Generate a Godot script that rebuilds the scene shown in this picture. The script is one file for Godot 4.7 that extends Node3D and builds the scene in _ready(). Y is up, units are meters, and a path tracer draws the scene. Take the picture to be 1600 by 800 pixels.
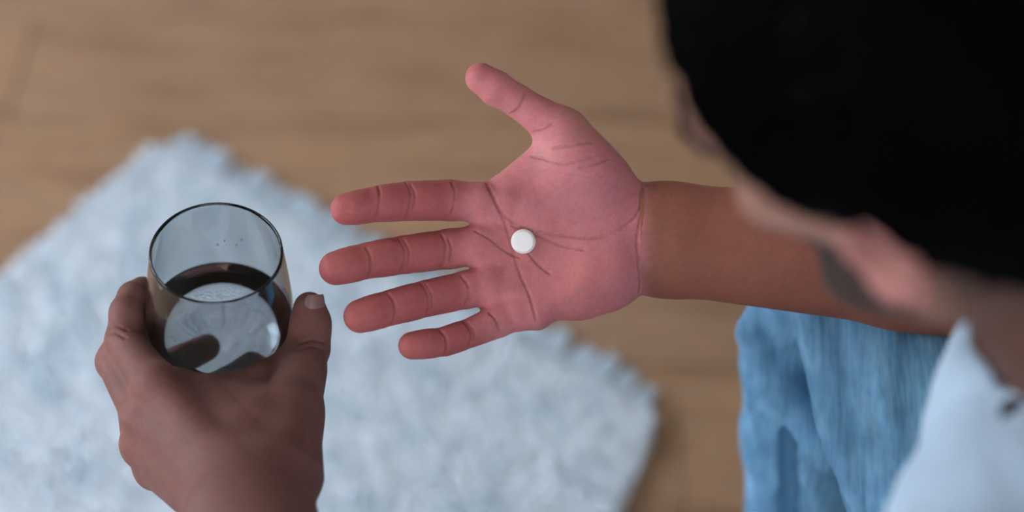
extends Node3D
# A seated man holds a white tablet on his open right palm and a smoked glass of water in his left hand,
# seen from above and behind his left shoulder; wooden floor and a pale fringed rug below.

const PITCH := 50.0
const FOCAL := 2500.0           # focal length in pixels of a 1600 x 800 frame
const EYE := Vector3(0, 1.4, 0)
const FINE := 1.0               # multiplies the cell size of every modelled surface

var ahead := Vector3(0, -sin(deg_to_rad(PITCH)), -cos(deg_to_rad(PITCH)))
var above := Vector3(0, cos(deg_to_rad(PITCH)), -sin(deg_to_rad(PITCH)))
var used := {}
var speckle := FastNoiseLite.new()


# ---------------------------------------------------------------- surfaces from distance fields
class Soup:
	var v := PackedVector3Array()
	var n := PackedVector3Array()
	var c := PackedColorArray()
	var i := PackedInt32Array()

	func mesh() -> ArrayMesh:
		var a := []
		a.resize(Mesh.ARRAY_MAX)
		a[Mesh.ARRAY_VERTEX] = v
		a[Mesh.ARRAY_NORMAL] = n
		a[Mesh.ARRAY_COLOR] = c
		a[Mesh.ARRAY_INDEX] = i
		var m := ArrayMesh.new()
		m.add_surface_from_arrays(Mesh.PRIMITIVE_TRIANGLES, a)
		return m


class Field:
	var o: Vector3
	var b: Basis
	var nx: int
	var ny: int
	var nz: int
	var h: float
	var d := PackedFloat32Array()

	# a box lo..hi in the axes of basis
	func _init(basis: Basis, lo: Vector3, hi: Vector3, cell: float) -> void:
		b = basis
		o = lo
		h = cell
		nx = int(ceil((hi.x - lo.x) / h)) + 2
		ny = int(ceil((hi.y - lo.y) / h)) + 2
		nz = int(ceil((hi.z - lo.z) / h)) + 2
		d.resize(nx * ny * nz)
		d.fill(1.0)

	# tapered capsule in world space joined (or cut away) with blend k; s < 1 flattens it along n
	func add(wa: Vector3, wb: Vector3, ra: float, rb: float, k := 0.004, wn := Vector3.ZERO, s := 1.0, cut := false) -> void:
		var p := wa * b
		var q := wb * b
		var m := k + 2.6 * h
		var lo := ((p - Vector3.ONE * ra).min(q - Vector3.ONE * rb) - Vector3.ONE * m - o) / h
		var hi := ((p + Vector3.ONE * ra).max(q + Vector3.ONE * rb) + Vector3.ONE * m - o) / h
		var x0 := maxi(0, int(lo.x))
		var y0 := maxi(0, int(lo.y))
		var z0 := maxi(0, int(lo.z))
		var x1 := mini(nx - 1, int(hi.x) + 1)
		var y1 := mini(ny - 1, int(hi.y) + 1)
		var z1 := mini(nz - 1, int(hi.z) + 1)
		var e := q - p
		var ll := maxf(e.length_squared(), 1e-12)
		var flat := s < 0.999
		var nn := (wn * b).normalized() if flat else Vector3.ZERO
		var st := 1.0 / s - 1.0
		if flat:
			e += nn * e.dot(nn) * st
			ll = maxf(e.length_squared(), 1e-12)
		for z in range(z0, z1 + 1):
			for y in range(y0, y1 + 1):
				var at := (z * ny + y) * nx
				for x in range(x0, x1 + 1):
					var w := Vector3(o.x + x * h, o.y + y * h, o.z + z * h) - p
					if flat:
						w += nn * (w.dot(nn) * st)
					var t := clampf(w.dot(e) / ll, 0.0, 1.0)
					w -= e * t
					var l := w.length()
					var dist := l - ra - (rb - ra) * t
					if dist > m * (1.0 / s):
						continue
					if flat and l > 1e-9:
						w /= l
						dist /= (w + nn * (w.dot(nn) * st)).length()
					var was := d[at + x]
					if cut:
						var g := clampf(0.5 - 0.5 * (was + dist) / k, 0.0, 1.0)
						d[at + x] = lerpf(was, -dist, g) + k * g * (1.0 - g)
					else:
						var g := clampf(0.5 + 0.5 * (was - dist) / k, 0.0, 1.0)
						d[at + x] = lerpf(was, dist, g) - k * g * (1.0 - g)

	func chain(points: Array, radii: Array, k := 0.004, wn := Vector3.ZERO, s := 1.0) -> void:
		for j in points.size() - 1:
			add(points[j], points[j + 1], radii[j], radii[j + 1], k, wn, s)

	# a fine furrow along a line of points
	func groove(points: Array, r: float, k := 0.0012) -> void:
		for j in points.size() - 1:
			add(points[j], points[j + 1], r, r, k, Vector3.ZERO, 1.0, true)

	# keeps what lies below the plane through at with normal n, with blend k
	func slice(at: Vector3, wn: Vector3, k := 0.002) -> void:
		var n := (wn * b).normalized()
		var c := n.dot(at * b)
		for z in nz:
			for y in ny:
				var j := (z * ny + y) * nx
				var part := n.y * (o.y + y * h) + n.z * (o.z + z * h) - c
				for x in nx:
					if d[j + x] > 0.05:
						continue
					var dist := part + n.x * (o.x + x * h)
					var g := clampf(0.5 - 0.5 * (d[j + x] - dist) / k, 0.0, 1.0)
					d[j + x] = lerpf(d[j + x], dist, g) + k * g * (1.0 - g)

	# moves the surface outwards by what the callable gives for a world point
	func roughen(push: Callable, reach: float) -> void:
		for z in nz:
			for y in ny:
				var j := (z * ny + y) * nx
				for x in nx:
					if absf(d[j + x]) < reach:
						d[j + x] -= push.call(b * Vector3(o.x + x * h, o.y + y * h, o.z + z * h))

	# surface nets, appended to soup; colour(point, normal) gives each vertex its tint
	func skin(soup: Soup, colour: Callable) -> void:
		var cell := PackedInt32Array()
		cell.resize(d.size())
		cell.fill(-1)
		var sy := nx
		var sz := nx * ny
		var near := 2.0 * h
		var first := soup.v.size()
		var live := PackedInt32Array()
		for z in nz - 1:
			for y in ny - 1:
				var row := z * sz + y * sy
				for x in nx - 1:
					var a := row + x
					var d0 := d[a]
					if d0 > near or d0 < -near:
						continue
					var d1 := d[a + 1]
					var d2 := d[a + sy]
					var d3 := d[a + sy + 1]
					var d4 := d[a + sz]
					var d5 := d[a + sz + 1]
					var d6 := d[a + sz + sy]
					var d7 := d[a + sz + sy + 1]
					var inside := int(d0 < 0) + int(d1 < 0) + int(d2 < 0) + int(d3 < 0) + int(d4 < 0) + int(d5 < 0) + int(d6 < 0) + int(d7 < 0)
					if inside == 0 or inside == 8:
						continue
					var s := Vector3.ZERO
					var k := 0
					if (d0 < 0) != (d1 < 0):
						s += Vector3(d0 / (d0 - d1), 0, 0)
						k += 1
					if (d2 < 0) != (d3 < 0):
						s += Vector3(d2 / (d2 - d3), 1, 0)
						k += 1
					if (d4 < 0) != (d5 < 0):
						s += Vector3(d4 / (d4 - d5), 0, 1)
						k += 1
					if (d6 < 0) != (d7 < 0):
						s += Vector3(d6 / (d6 - d7), 1, 1)
						k += 1
					if (d0 < 0) != (d2 < 0):
						s += Vector3(0, d0 / (d0 - d2), 0)
						k += 1
					if (d1 < 0) != (d3 < 0):
						s += Vector3(1, d1 / (d1 - d3), 0)
						k += 1
					if (d4 < 0) != (d6 < 0):
						s += Vector3(0, d4 / (d4 - d6), 1)
						k += 1
					if (d5 < 0) != (d7 < 0):
						s += Vector3(1, d5 / (d5 - d7), 1)
						k += 1
					if (d0 < 0) != (d4 < 0):
						s += Vector3(0, 0, d0 / (d0 - d4))
						k += 1
					if (d1 < 0) != (d5 < 0):
						s += Vector3(1, 0, d1 / (d1 - d5))
						k += 1
					if (d2 < 0) != (d6 < 0):
						s += Vector3(0, 1, d2 / (d2 - d6))
						k += 1
					if (d3 < 0) != (d7 < 0):
						s += Vector3(1, 1, d3 / (d3 - d7))
						k += 1
					s /= k
					var gx := lerpf(lerpf(d1 - d0, d3 - d2, s.y), lerpf(d5 - d4, d7 - d6, s.y), s.z)
					var gy := lerpf(lerpf(d2 - d0, d3 - d1, s.x), lerpf(d6 - d4, d7 - d5, s.x), s.z)
					var gz := lerpf(lerpf(d4 - d0, d5 - d1, s.x), lerpf(d6 - d2, d7 - d3, s.x), s.y)
					var n := (b * Vector3(gx, gy, gz)).normalized()
					var w := b * (o + (Vector3(x, y, z) + s) * h)
					cell[a] = soup.v.size()
					live.append(a)
					soup.v.append(w)
					soup.n.append(n)
					soup.c.append(colour.call(w, n))
		for a in live:
			var ins := d[a] < 0
			for axis in 3:
				var step := 1 if axis == 0 else (sy if axis == 1 else sz)
				if ins == (d[a + step] < 0):
					continue
				var u := sy if axis == 0 else (sz if axis == 1 else 1)
				var w := sz if axis == 0 else (1 if axis == 1 else sy)
				if a < u + w:
					continue
				var c0 := cell[a]
				var c1 := cell[a - u]
				var c2 := cell[a - u - w]
				var c3 := cell[a - w]
				if c1 < 0 or c2 < 0 or c3 < 0:
					continue
				if ins:
					soup.i.append_array([c0, c2, c1, c0, c3, c2])
				else:
					soup.i.append_array([c0, c1, c2, c0, c2, c3])


# ---------------------------------------------------------------- helpers
func at(x: float, y: float, depth: float) -> Vector3:
	return EYE + ahead * depth + Vector3.RIGHT * ((x - 800.0) / FOCAL * depth) + above * ((400.0 - y) / FOCAL * depth)


func view_box(b: Basis, x0: float, y0: float, x1: float, y1: float, near: float, far: float) -> AABB:
	# the box, in the axes b, round the part of the sight lines between two depths
	var box := AABB(at(x0, y0, near) * b, Vector3.ZERO)
	for x in [x0, x1]:
		for y in [y0, y1]:
			for e in [near, far]:
				box = box.expand(at(x, y, e) * b)
	return box


func on_floor(x: float, y: float, height := 0.0) -> Vector3:
	var ray := at(x, y, 1.0) - EYE
	return EYE + ray * ((height - EYE.y) / ray.y)


func numbered(called: String) -> String:
	used[called] = used.get(called, -1) + 1
	return called if used[called] == 0 else "%s_%03d" % [called, used[called]]


func obj(called: String, mesh: Mesh, material: Material, parent: Node = null) -> MeshInstance3D:
	var o := MeshInstance3D.new()
	o.mesh = mesh
	o.material_override = material
	if parent == null:
		o.name = numbered(called)
		add_child(o)
	else:
		o.name = called
		parent.add_child(o, true)
	return o


func thing(called: String, place := Vector3.ZERO) -> Node3D:
	var o := Node3D.new()
	o.name = numbered(called)
	add_child(o)
	o.position = place
	return o


func tag(o: Node, label: String, category: String, group := "") -> void:
	o.set_meta("label", label)
	o.set_meta("category", category)
	if group:
		o.set_meta("group", group)


func struct(o: Node) -> Node:
	o.set_meta("kind", "structure")
	return o


func mat(color: Color, rough := 0.8, spec := 0.5) -> StandardMaterial3D:
	var m := StandardMaterial3D.new()
	m.albedo_color = color
	m.roughness = rough
	m.metallic_specular = spec
	return m


func noise_tex(freq: float, w := 512, hgt := 512, ramp: Gradient = null, oct := 4, sd := 1, warp := false) -> NoiseTexture2D:
	var f := FastNoiseLite.new()
	f.seed = sd
	f.frequency = freq
	f.fractal_octaves = oct
	f.domain_warp_enabled = warp
	var t := NoiseTexture2D.new()
	t.width = w
	t.height = hgt
	t.seamless = true
	t.noise = f
	if ramp:
		t.color_ramp = ramp
	return t


func ramp(stops: Array) -> Gradient:
	var g := Gradient.new()
	var offs := PackedFloat32Array()
	var cols := PackedColorArray()
	for s in stops:
		offs.append(s[0])
		cols.append(s[1])
	g.offsets = offs
	g.colors = cols
	return g


func box_mesh(lo: Vector3, hi: Vector3, bev := 0.0) -> ArrayMesh:
	# a box with chamfered upper edges; uv in metres along x and z
	var st := SurfaceTool.new()
	st.begin(Mesh.PRIMITIVE_TRIANGLES)
	var y2 := hi.y - bev
	var ring := func(i: int, y: float, inset: float) -> Vector3:
		return [Vector3(lo.x + inset, y, lo.z + inset), Vector3(hi.x - inset, y, lo.z + inset), Vector3(hi.x - inset, y, hi.z - inset), Vector3(lo.x + inset, y, hi.z - inset)][i % 4]
	var quad := func(a: Vector3, b: Vector3, c: Vector3, e: Vector3) -> void:
		var n := (c - a).cross(b - a).normalized()
		for p in [a, b, c, a, c, e]:
			st.set_normal(n)
			st.set_uv(Vector2(p.x, p.z))
			st.add_vertex(p)
	for i in 4:
		quad.call(ring.call(i, lo.y, 0.0), ring.call(i + 1, lo.y, 0.0), ring.call(i + 1, y2, 0.0), ring.call(i, y2, 0.0))
		if bev > 0:
			quad.call(ring.call(i, y2, 0.0), ring.call(i + 1, y2, 0.0), ring.call(i + 1, hi.y, bev), ring.call(i, hi.y, bev))
	quad.call(ring.call(0, hi.y, bev), ring.call(1, hi.y, bev), ring.call(2, hi.y, bev), ring.call(3, hi.y, bev))
	quad.call(ring.call(3, lo.y, 0.0), ring.call(2, lo.y, 0.0), ring.call(1, lo.y, 0.0), ring.call(0, lo.y, 0.0))
	return st.commit()


func lathe(profile: Array, sides := 96) -> ArrayMesh:
	# profile of Vector2(radius, height), followed so that outside lies on its right hand when it runs upwards
	var st := SurfaceTool.new()
	st.begin(Mesh.PRIMITIVE_TRIANGLES)
	st.set_smooth_group(0)
	for j in profile.size() - 1:
		for i in sides:
			var a0 := TAU * i / sides
			var a1 := TAU * (i + 1) / sides
			if i == sides - 1:
				a1 = 0.0
			var p := [profile[j], profile[j + 1]]
			var q00 := Vector3(cos(a0) * p[0].x, p[0].y, sin(a0) * p[0].x)
			var q01 := Vector3(cos(a1) * p[0].x, p[0].y, sin(a1) * p[0].x)
			var q10 := Vector3(cos(a0) * p[1].x, p[1].y, sin(a0) * p[1].x)
			var q11 := Vector3(cos(a1) * p[1].x, p[1].y, sin(a1) * p[1].x)
			if p[0].x > 1e-6:
				for q in [q00, q01, q11]:
					st.add_vertex(q)
			if p[1].x > 1e-6:
				for q in [q00, q11, q10]:
					st.add_vertex(q)
	st.index()
	st.generate_normals()
	return st.commit()


func smoothed(points: Array, steps: int) -> Array:
	var c := Curve2D.new()
	for i in points.size():
		var before: Vector2 = points[maxi(i - 1, 0)]
		var after: Vector2 = points[mini(i + 1, points.size() - 1)]
		var t := (after - before) / 6.0
		c.add_point(points[i], -t, t)
	var out := []
	for i in points.size() - 1:
		for s in steps:
			out.append(c.sample(i, float(s) / steps))
	out.append(points[-1])
	return out


func wobble(p: Vector3, freq: float) -> float:
	return speckle.get_noise_3dv(p * freq)


# ---------------------------------------------------------------- skin tints (linear, as the skin itself is)
const PALM := Color(0.50, 0.162, 0.160)
const FINGER := Color(0.335, 0.083, 0.078)
const TIP := Color(0.41, 0.105, 0.097)
const ARM := Color(0.305, 0.103, 0.066)
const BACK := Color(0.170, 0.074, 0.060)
const FACE := Color(0.26, 0.130, 0.095)


func mottled(c: Color, p: Vector3) -> Color:
	var k := 1.0 + 0.08 * wobble(p, 60.0) + 0.10 * wobble(p, 240.0) + 0.08 * wobble(p, 600.0)
	var r := 0.05 * wobble(p + Vector3(3, 1, 2), 110.0)
	return Color(c.r * k * (1 + r), c.g * k * (1 - r), c.b * k * (1 - r))


# ---------------------------------------------------------------- the open right hand and its forearm
func palm_depth(y: float) -> float:
	return 0.95 + (380.0 - y) * 0.00006


func rh(x: float, y: float, lift := 0.0) -> Vector3:       # lift in mm towards the eye
	return at(x, y, palm_depth(y) - lift * 0.001)


func right_hand_shapes(f: Field, fine: bool) -> void:
	var px := 0.00038
	var n := (EYE - at(800, 380, 0.95)).normalized()
	# wrist and forearm
	var wr := [at(965, 368, 0.966), at(1040, 374.5, 0.968), at(1420, 405, 0.958), at(1740, 470, 0.94)]
	var wr_r := [78 * px, 86.5 * px, 108 * px, 0.040]
	f.chain(wr, wr_r, 0.012, n, 0.72)
	if not fine:
		return
	# metacarpals
	var m := [[rh(800, 322, -7), 27.0], [rh(800, 374, -8), 27.0], [rh(808, 426, -8), 26.0], [rh(832, 470, -8), 24.0]]
	var cp := [rh(955, 320, -9), rh(960, 360, -9), rh(962, 390, -9), rh(960, 424, -8)]
	for j in 4:
		f.add(m[j][0], cp[j], m[j][1] * px, 33 * px, 0.009)
	f.add(rh(760, 330, -9), rh(770, 480, -9), 22 * px, 20 * px, 0.008)
	f.add(rh(830, 345, -12), rh(850, 420, -12), 34 * px, 34 * px, 0.010)
	# pads below the fingers
	for q in [[735, 318, 29], [728, 388, 29], [752, 448, 27], [790, 492, 25]]:
		f.add(rh(q[0] + 22, q[1] + 1, -7), rh(q[0] + 48, q[1] + 2, -7), q[2] * px * 0.95, q[2] * px * 0.9, 0.007)
	# ball of the thumb, heel of the hand
	f.add(rh(892, 262, -13), rh(940, 325, -13), 62 * px, 62 * px, 0.010, n, 0.62)
	f.add(rh(925, 330, -12), rh(905, 300, -11), 62 * px, 66 * px, 0.010, n, 0.58)
	f.add(rh(840, 300, -13), rh(890, 300, -12), 42 * px, 60 * px, 0.012, n, 0.55)
	f.add(rh(862, 445, -10), rh(945, 428, -10), 54 * px, 60 * px, 0.010, n, 0.6)
	f.add(rh(905, 448, -12), rh(955, 420, -12), 50 * px, 46 * px, 0.008, n, 0.7)
	# web between thumb and forefinger
	f.add(rh(770, 312, -12), rh(850, 268, -14), 26 * px, 32 * px, 0.010, n, 0.75)
	f.add(rh(800, 295, -13), rh(855, 248, -14), 24 * px, 24 * px, 0.009)
	# fingers: base, middle joint, end joint, tip, each phalanx swelling into its pad
	var fingers := [
		[rh(745, 316, -7), rh(702, 313, -5), rh(639, 314, -1), rh(588, 319, 3), rh(541, 327, 6), [32.0, 31.0, 30.5, 27.5, 24.5]],
		[rh(745, 383, -8), rh(702, 389, -6), rh(632, 398, -1), rh(575, 407, 3), rh(525, 419, 6), [32.0, 30.0, 29.5, 27.5, 26.5]],
		[rh(765, 444, -8), rh(728, 453, -6), rh(668, 466, -1), rh(613, 480, 3), rh(563, 494, 6), [30.0, 28.0, 28.0, 27.0, 26.0]],
		[rh(805, 490, -8), rh(778, 502, -6), rh(735, 520, -2), rh(694, 534, 2), rh(644, 540, 5), [26.0, 24.0, 22.0, 22.0, 21.5]],
	]
	for g in fingers:
		var r: Array = g[5]
		for j in 4:
			var a: Vector3 = g[j]
			var b: Vector3 = g[j + 1]
			f.add(a, b, r[j] * px, r[j + 1] * px, 0.0015 if j > 1 else 0.0035)
			if j > 0:
				var c := a.lerp(b, 0.55) + n * 0.0016
				f.add(c.lerp(a, 0.2), c.lerp(b, 0.25), (r[j] + r[j + 1]) * 0.5 * px * 0.965, (r[j] + r[j + 1]) * 0.5 * px * 0.95, 0.003)
	# thumb
	f.add(rh(935, 285, -10), rh(880, 208, -8), 52 * px, 38 * px, 0.010)
	f.add(rh(880, 206, -8), rh(812, 160, -4), 37 * px, 25.5 * px, 0.006)
	f.add(rh(812, 160, -4), rh(775, 138, -1), 25.0 * px, 28.0 * px, 0.003)
	f.add(rh(775, 138, -1), rh(751, 122, 1), 27.5 * px, 24.5 * px, 0.002)
	# hollow of the palm
	f.add(rh(812, 378, 46), rh(835, 392, 46), 0.047, 0.047, 0.006, Vector3.ZERO, 1.0, true)




func furrow(f: Field, points: Array, r_px := 1.7, sink := 0.2) -> void:
	# a crease: each point is dropped from the eye onto the hand and the line is carved there
	var line := []
	for p in smoothed(points, 5):
		var hit := drop(f, p)
		if hit != Vector3.ZERO:
			line.append(hit + (hit - EYE).normalized() * (-r_px * 0.00038 * (1.0 - 2.0 * sink)))
	if line.size() > 1:
		f.groove(line, r_px * 0.00038)
	for j in line.size() - 1:
		for k in 8:
			var w: Vector3 = (line[j] as Vector3).lerp(line[j + 1], k / 8.0)
			creases[Vector3i((w / 0.0011).round())] = true


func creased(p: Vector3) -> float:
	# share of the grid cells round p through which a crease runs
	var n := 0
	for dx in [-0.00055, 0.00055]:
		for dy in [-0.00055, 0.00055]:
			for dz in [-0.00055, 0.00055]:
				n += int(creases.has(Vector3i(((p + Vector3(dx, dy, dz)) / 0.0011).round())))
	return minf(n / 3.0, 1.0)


func drop(f: Field, p: Vector2) -> Vector3:
	# where the sight line through that place of the photograph meets the field
	for k in 200:
		var w := at(p.x, p.y, 0.90 + k * 0.0005)
		if sample(f, w) < 0.0:
			return w
	return Vector3.ZERO


func sample(f: Field, w: Vector3) -> float:
	var q := (w * f.b - f.o) / f.h
	var x := int(q.x)
	var y := int(q.y)
	var z := int(q.z)
	if q.x < 0 or q.y < 0 or q.z < 0 or x > f.nx - 2 or y > f.ny - 2 or z > f.nz - 2:
		return 1.0
	var a := (z * f.ny + y) * f.nx + x
	var t := q - Vector3(x, y, z)
	var s := f.nx
	var u := f.nx * f.ny
	return lerpf(lerpf(lerpf(f.d[a], f.d[a + 1], t.x), lerpf(f.d[a + s], f.d[a + s + 1], t.x), t.y), lerpf(lerpf(f.d[a + u], f.d[a + u + 1], t.x), lerpf(f.d[a + u + s], f.d[a + u + s + 1], t.x), t.y), t.z)


var tip_spots := []
var creases := {}


func right_hand(soup: Soup) -> void:
	var b := Basis(Vector3.RIGHT, above, -ahead)
	var room := view_box(b, 485, 85, 1022, 575, 0.925, 1.0)
	var f := Field.new(b, room.position, room.end, 0.0008 * FINE)
	right_hand_shapes(f, true)
	var lines := [
		# the three great lines of the palm
		[[757, 279], [770, 306], [786, 335], [815, 354], [845, 363], [885, 368], [920, 372], [949, 366], [977, 353], [995, 336], [1004, 312]],
		[[758, 282], [772, 310], [788, 345], [800, 385], [813, 428], [828, 462], [838, 500]],
		[[742, 360], [764, 372], [790, 392], [812, 402]],
		[[826, 396], [842, 414], [860, 428]],
		[[800, 352], [826, 362], [850, 372], [880, 384], [912, 390]],
		# base of the thumb
		[[832, 207], [848, 204], [863, 194]], [[864, 232], [892, 227], [922, 222]], [[830, 244], [850, 248], [878, 256], [900, 252], [926, 244]],
		[[790, 181], [806, 174], [816, 160], [821, 146]], [[905, 262], [930, 256], [952, 246]],
		# wrist
		[[1004, 286], [1003, 310], [1001, 340], [996, 372], [998, 410], [1001, 440], [1000, 458]],
		# forefinger
		[[590, 288], [594, 303], [591, 330], [586, 346]], [[634, 284], [642, 300], [640, 325], [635, 344]], [[640, 285], [649, 305], [645, 330]], [[706, 284], [712, 304], [706, 335]],
		# middle finger
		[[572, 386], [579, 400], [580, 420], [576, 434]], [[623, 372], [632, 388], [633, 408], [626, 426]], [[629, 372], [640, 392], [638, 415]], [[690, 366], [697, 382], [696, 404], [692, 416]], [[700, 372], [706, 388], [704, 408]],
		# ring finger
		[[606, 458], [615, 470], [618, 488], [613, 506]], [[658, 442], [667, 455], [671, 475], [668, 490]], [[664, 442], [675, 460], [676, 478]], [[720, 430], [731, 445], [733, 462], [728, 476]],
		# little finger
		[[688, 516], [697, 528], [698, 545], [694, 556]], [[724, 502], [733, 512], [738, 526], [734, 538]], [[728, 501], [739, 514], [742, 526]], [[764, 488], [775, 499], [780, 514]],
	]
	for l in lines:
		var pts := []
		for q in l:
			pts.append(Vector2(q[0], q[1]))
		furrow(f, pts, 1.3 if l.size() > 6 else 1.1, 0.08 if l.size() > 6 else 0.03)
	var rest := drop(f, Vector2(818, 377))
	tablet_normal = Vector3(sample(f, rest + Vector3(0.006, 0, 0)) - sample(f, rest - Vector3(0.006, 0, 0)), sample(f, rest + Vector3(0, 0.006, 0)) - sample(f, rest - Vector3(0, 0.006, 0)), sample(f, rest + Vector3(0, 0, 0.006)) - sample(f, rest - Vector3(0, 0, 0.006))).normalized()
	tablet_place = rest - tablet_normal * 0.0002
	var tips := [rh(536, 328, 6), rh(518, 420, 6), rh(558, 496, 6), rh(636, 541, 5), rh(742, 112, 1)]
	var patches := [[rh(912, 190, 0), 0.014, Color(0.44, 0.185, 0.125)], [rh(848, 245, 0), 0.010, Color(0.58, 0.24, 0.215)], [rh(930, 290, 8), 0.022, Color(0.42, 0.145, 0.155)],
		[rh(760, 400, 2), 0.020, Color(0.57, 0.172, 0.165)], [rh(900, 440, 5), 0.020, Color(0.55, 0.168, 0.155)], [rh(790, 470, 2), 0.020, Color(0.58, 0.180, 0.176)]]
	var n0 := -ahead
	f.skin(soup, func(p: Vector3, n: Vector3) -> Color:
		var v := p - EYE
		var dep := v.dot(ahead)
		var x := 800.0 + FOCAL * v.x / dep
		var y := 400.0 - FOCAL * v.dot(above) / dep
		var along := smoothstep(748.0, 690.0, x - maxf(0.0, (y - 400.0) * 0.35)) * smoothstep(235.0, 275.0, y)
		var c := PALM.lerp(FINGER, along)
		for t in tips:
			c = c.lerp(TIP, 0.8 * exp(-pow(p.distance_to(t) / 0.011, 2.0)))
		for t in patches:
			c = c.lerp(t[2], 0.75 * exp(-pow(p.distance_to(t[0]) / t[1], 2.0)))
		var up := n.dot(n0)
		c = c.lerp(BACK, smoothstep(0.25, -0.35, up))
		c = c.lerp(ARM, smoothstep(994.0, 1024.0, x + 6.0 * wobble(p, 90.0)))
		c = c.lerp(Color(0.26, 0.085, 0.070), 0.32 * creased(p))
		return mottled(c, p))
	# forearm beyond the wrist, up to the elbow, and the upper arm
	var elbow := at(1740, 470, 0.94)
	var room2 := view_box(b, 1017, 120, 1880, 640, 0.86, 1.01)
	var g := Field.new(b, room2.position, room2.end, 0.0024 * FINE)
	right_hand_shapes(g, false)
	g.add(elbow, elbow + Vector3(-0.01, 0.12, 0.07), 0.041, 0.05, 0.02)
	g.skin(soup, func(p: Vector3, n: Vector3) -> Color: return mottled(ARM, p))


# ---------------------------------------------------------------- the tumbler and the left hand round it
var rim := Vector3.ZERO
var cup_up := Vector3(0.10, 1, 0).normalized()
var cup_x := Vector3.ZERO
var cup_z := Vector3.ZERO
const CUP_H := 0.118
const CUP := [Vector2(0.0215, 0.0), Vector2(0.0250, 0.0018), Vector2(0.0305, 0.0052), Vector2(0.0360, 0.0105), Vector2(0.0400, 0.0165), Vector2(0.0428, 0.0235), Vector2(0.0443, 0.0320), Vector2(0.0450, 0.0430), Vector2(0.0449, 0.0560), Vector2(0.0438, 0.0730), Vector2(0.0412, 0.0960), Vector2(0.0385, 0.1165)]


func cup_radius(height: float) -> float:
	for j in CUP.size() - 1:
		if height <= CUP[j + 1].y:
			return lerpf(CUP[j].x, CUP[j + 1].x, clampf((height - CUP[j].y) / (CUP[j + 1].y - CUP[j].y), 0, 1))
	return CUP[-1].x


func on_cup(degrees: float, below_rim: float, off: float) -> Vector3:
	var t := deg_to_rad(degrees)
	return rim - cup_up * below_rim + (cup_x * cos(t) + cup_z * sin(t)) * (cup_radius(CUP_H - below_rim) + off)


func in_cup(x: float, y: float, z: float) -> Vector3:       # from the middle of the tumbler's foot
	return rim - cup_up * (CUP_H - y) + cup_x * x + cup_z * z


func carve_cup(f: Field) -> void:
	var foot := rim - cup_up * CUP_H
	for z in f.nz:
		for y in f.ny:
			var j := (z * f.ny + y) * f.nx
			for x in f.nx:
				if f.d[j + x] > 0.03:
					continue
				var w := f.b * (f.o + Vector3(x, y, z) * f.h) - foot
				var up := w.dot(cup_up)
				if up < -0.01:
					continue
				var flat := (w - cup_up * up).length()
				var r := cup_radius(clampf(up, 0.0, CUP_H))
				var slope := (cup_radius(minf(up + 0.002, CUP_H)) - cup_radius(maxf(up - 0.002, 0.0))) / 0.004
				var dist := maxf((flat - r) / sqrt(1.0 + slope * slope), -up) - 0.0003
				f.d[j + x] = maxf(f.d[j + x], -dist)


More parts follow.
